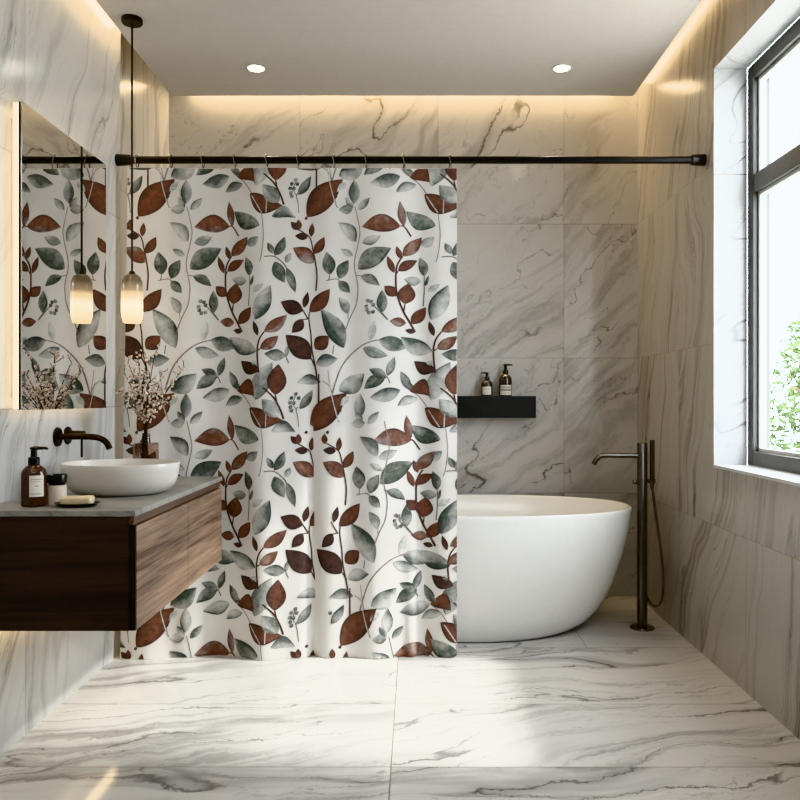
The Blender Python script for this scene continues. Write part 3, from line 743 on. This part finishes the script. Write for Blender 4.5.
# cloth materials
t = NT('white_curtain_cloth')
tc = t.add('ShaderNodeTexCoord').outputs['Object']
wv1 = t.noise(t.mapping(tc, (900, 60, 60)), 1, 2); wv2 = t.noise(t.mapping(tc, (60, 60, 900)), 1, 2)
h = t.math('ADD', wv1, wv2)
t.link(t.ramp(t.noise(tc, 6, 3), [(.3, lin(222,218,214)), (.7, lin(230,227,223))]), t.b.inputs['Base Color'])
t.b.inputs['Roughness'].default_value = .8; t.bump(h, .08, .001)
t.b.inputs['Sheen Weight'].default_value = .1
M_cloth = t.m
t = NT('watercolour_leaf_print')
at_ = t.add('ShaderNodeVertexColor'); at_.layer_name = 'print'
tc = t.add('ShaderNodeTexCoord').outputs['Object']
n1 = t.noise(tc, 50, 6, .65); n2 = t.noise(tc, 22, 5, .6)
k = t.mix(1.0, at_.outputs[0], t.ramp(n1, [(.3, (.55,.55,.55)), (.5, (1,1,1)), (.70, (1.45,1.45,1.45))]), 'MULTIPLY')
a2 = t.math('ADD', at_.outputs[1], t.math('MULTIPLY', t.math('SUBTRACT', n2, .5), 1.3)); 
a2n = t.math('MINIMUM', t.math('MAXIMUM', a2, .12), 1.0)
a3 = t.math('MAXIMUM', a2n, t.math('GREATER_THAN', at_.outputs[1], .97))
k = t.mix(a3, lin(220,218,214), k)
t.link(k, t.b.inputs['Base Color']); t.b.inputs['Roughness'].default_value = .8
M_leafprint = t.m
cur = m.build('shower_curtain', [M_cloth, M_leafprint], autosmooth=0)
ca_ = cur.data.color_attributes.new('print', 'FLOAT_COLOR', 'POINT')
flat = [q for c in cols for q in c]; ca_.data.foreach_set('color', flat)
tag(cur, 'white shower curtain printed with brown and grey-green watercolour leaves', 'shower curtain')

# ------------------------------------------------------------------ bathtub
TX, TY = .257, 4.14
def ring(a, b_, z, n=96, e=2.25):
    o = []
    for i in range(n):
        t_ = 2*PI*i/n; c, s_ = math.cos(t_), math.sin(t_)
        o.append((math.copysign(abs(c)**(2/e), c)*a, math.copysign(abs(s_)**(2/e), s_)*b_, z))
    return o
pr = [(.0, .50, .345), (.006, .535, .362), (.02, .580, .373), (.05, .635, .384), (.10, .685, .396), (.165, .727, .403), (.25, .765, .416), (.373, .808, .428), (.5, .838, .437), (.585, .850, .440), (.602, .851, .4405), (.609, .848, .438), (.610, .842, .432), (.608, .834, .424), (.600, .829, .420),
      (.5, .80, .40), (.35, .74, .36), (.2, .66, .31), (.14, .58, .26), (.115, .40, .18), (.11, .06, .03)]
m = MB(); vs = []; n = 96
for z, a, b_ in pr: vs += ring(a, b_, z)
fs = [(j*n+i, j*n+(i+1) % n, (j+1)*n+(i+1) % n, (j+1)*n+i) for j in range(len(pr)-1) for i in range(n)]
fs.append(tuple(range(n))[::-1]); fs.append(tuple((len(pr)-1)*n+i for i in range(n)))
m.add(vs, fs, 0, True)
tb = thing('bathtub', (TX, TY, 0), 'white freestanding oval bathtub behind the shower curtain', 'bathtub')
m.build('tub_shell', [M_tub], tb, autosmooth=60)
m = MB(); m.lathe([(0, .116), (.025, .116), (.028, .113), (.028, .108)], n=24); m.build('drain', [M_steel], tb)

# ------------------------------------------------------------------ floor standing tub filler
fx_, fyy = 1.146, 4.035; k = fyy/F
tf = thing('tub_filler', (fx_, fyy, 0), 'gunmetal floor-standing tub filler with hand shower at the bathtub end', 'faucet')
m = MB(); m.lathe([(0, 0), (.060, 0), (.061, .003), (.058, .008), (0, .009)], n=40); m.build('floor_flange', [M_steel], tf)
ht = CZ-(443-400)*k
m = MB(); m.lathe([(0, .007), (.0255, .007), (.0255, ht-.003), (.024, ht), (0, ht)], n=32); m.build('column', [M_steel], tf)
m = MB(); zsp = CZ-(455.5-400)*k; q = (597-642)*k
m.tube(spline([(-.02, 0, zsp), (-.10, 0, zsp), (q+.04, 0, zsp), (q+.012, 0, zsp-.006), (q-.006, 0, zsp-.022), (q-.018, 0, zsp-.045)], 6), .0125, 16); m.build('spout', [M_steel], tf)
m = MB(); zk = CZ-(482-400)*k; m.lathe([(0, -.046), (.010, -.046), (.0105, -.03), (.008, -.02), (0, -.02)], 0, 0, zk, n=18, axis='X'); m.build('mixer_knob', [M_steel], tf)
hx = (652-642)*k; zh0, zh1 = CZ-(480-400)*k, CZ-(440-400)*k
m = MB(); m.tube([(0.02, 0, zh0-.005), (hx, 0, zh0-.005)], .008, 12); m.lathe([(0, zh0-.016), (.0165, zh0-.016), (.0165, zh0+.006), (0, zh0+.006)], hx, 0, 0, n=24); m.build('hand_shower_holder', [M_steel], tf)
m = MB(); m.lathe([(0, zh0-.045), (.008, zh0-.045), (.011, zh0-.016), (.0125, zh0+.006), (.0125, zh1-.002), (.011, zh1), (0, zh1)], hx, 0, 0, n=24); m.build('hand_shower', [M_steel], tf)
hp = [((x-642)*k, dy, CZ-(y-400)*k) for x, y, dy in ((652,488,0),(653.5,500,-.005),(656.5,525,-.012),(660,555,-.02),(661.5,580,-.025),(660,598,-.025),(655,605,-.022),(650,603,-.015),(646,596,-.006),(643.5,590,0))]
m = MB(); m.tube(spline(hp, 6), .0062, 10); m.build('shower_hose', [M_steel], tf)

# ------------------------------------------------------------------ outside
tr_ = thing('garden_tree', (5.03, 9.2, -.95), 'leafy green tree standing outside beyond the window', 'tree')
m = MB(); m.tube(spline([(0, 0, 0), (.05, 0, .9), (-.05, .1, 1.8), (.1, 0, 2.9)], 6), [.09-.003*i for i in range(19)], 10)
for q in range(6):
    a_ = q*1.05; z0 = 1.0+.25*q
    m.tube(spline([(0, 0, z0), (.35*math.cos(a_), .35*math.sin(a_), z0+.3), (.7*math.cos(a_), .7*math.sin(a_), z0+.5)], 4), .022, 6)
m.build('trunk', [M_bark], tr_)
rn = random.Random(9); m = MB(); vs = []; fs = []
for q in range(7500):
    u = rn.uniform(0, 1)**.5; a_ = rn.uniform(0, 2*PI); zz = rn.uniform(-1, 1)
    rad = .95*math.sqrt(1-zz*zz*.85)*u; c = Vector((rad*math.cos(a_), rad*math.sin(a_), 1.85+1.45*zz))
    d1 = Vector((rn.gauss(0, 1), rn.gauss(0, 1), rn.gauss(0, .7))).normalized(); d2 = d1.orthogonal().normalized()
    s_ = rn.uniform(.035, .07); o = len(vs)
    vs += [c-d1*s_, c+d2*s_*.45, c+d1*s_, c-d2*s_*.45]; fs.append((o, o+1, o+2, o+3))
m.add(vs, fs); m.build('foliage', [M_leafout], tr_, autosmooth=0)
m = MB(); m.box(XR+.3, 30, -10, 30, -.7, -.6); gr = m.build('ground', [plain('pale_gravel', lin(215,212,205), .9)]); gr['kind'] = 'structure'

# ------------------------------------------------------------------ light
w = bpy.data.worlds.new('World'); bpy.context.scene.world = w; w.use_nodes = True
bg = w.node_tree.nodes['Background']; bg.inputs[0].default_value = (.95, .98, 1.0, 1); bg.inputs[1].default_value = 20
sun = bpy.data.lights.new('sun', 'SUN'); sun.energy = 13.0; sun.angle = math.radians(7); sun.color = (1, .95, .87)
so_ = bpy.data.objects.new('sun', sun); col.objects.link(so_)
so_.rotation_euler = Vector((-.72, .10, -.66)).to_track_quat('-Z', 'Y').to_euler()
po = area('window_daylight', (X2+.12, (WY0+WY1)/2, (WZ0+WZ1)/2), WZ1-WZ0, WY1-WY0, (0, PI/2, 0), 1, (1, 1, 1))
po.data.cycles.is_portal = True
# added fill light behind the camera, out of view, to brighten the room
fl_ = area('rear_fill_light', (0, -.3, ZS-.01), 1.6, 1.2, (0, 0, 0), 48, (.96, .98, 1))

cam = bpy.data.cameras.new('Camera'); cam.sensor_width = 36; cam.lens = 36; cam.shift_x = -(VX-400)/800; cam.clip_start = .02
co = bpy.data.objects.new('Camera', cam); col.objects.link(co); co.location = (0, 0, CZ); co.rotation_euler = (PI/2, 0, 0)
sc = bpy.context.scene; sc.camera = co
sc.view_settings.view_transform = 'Khronos PBR Neutral'
sc.view_settings.exposure = -0.74
sc.view_settings.use_white_balance = True
sc.view_settings.white_balance_temperature = 6080
sc.view_settings.white_balance_tint = 8
sc.cycles.max_bounces = 10; sc.cycles.transparent_max_bounces = 16
sc.cycles.sample_clamp_indirect = 6.0
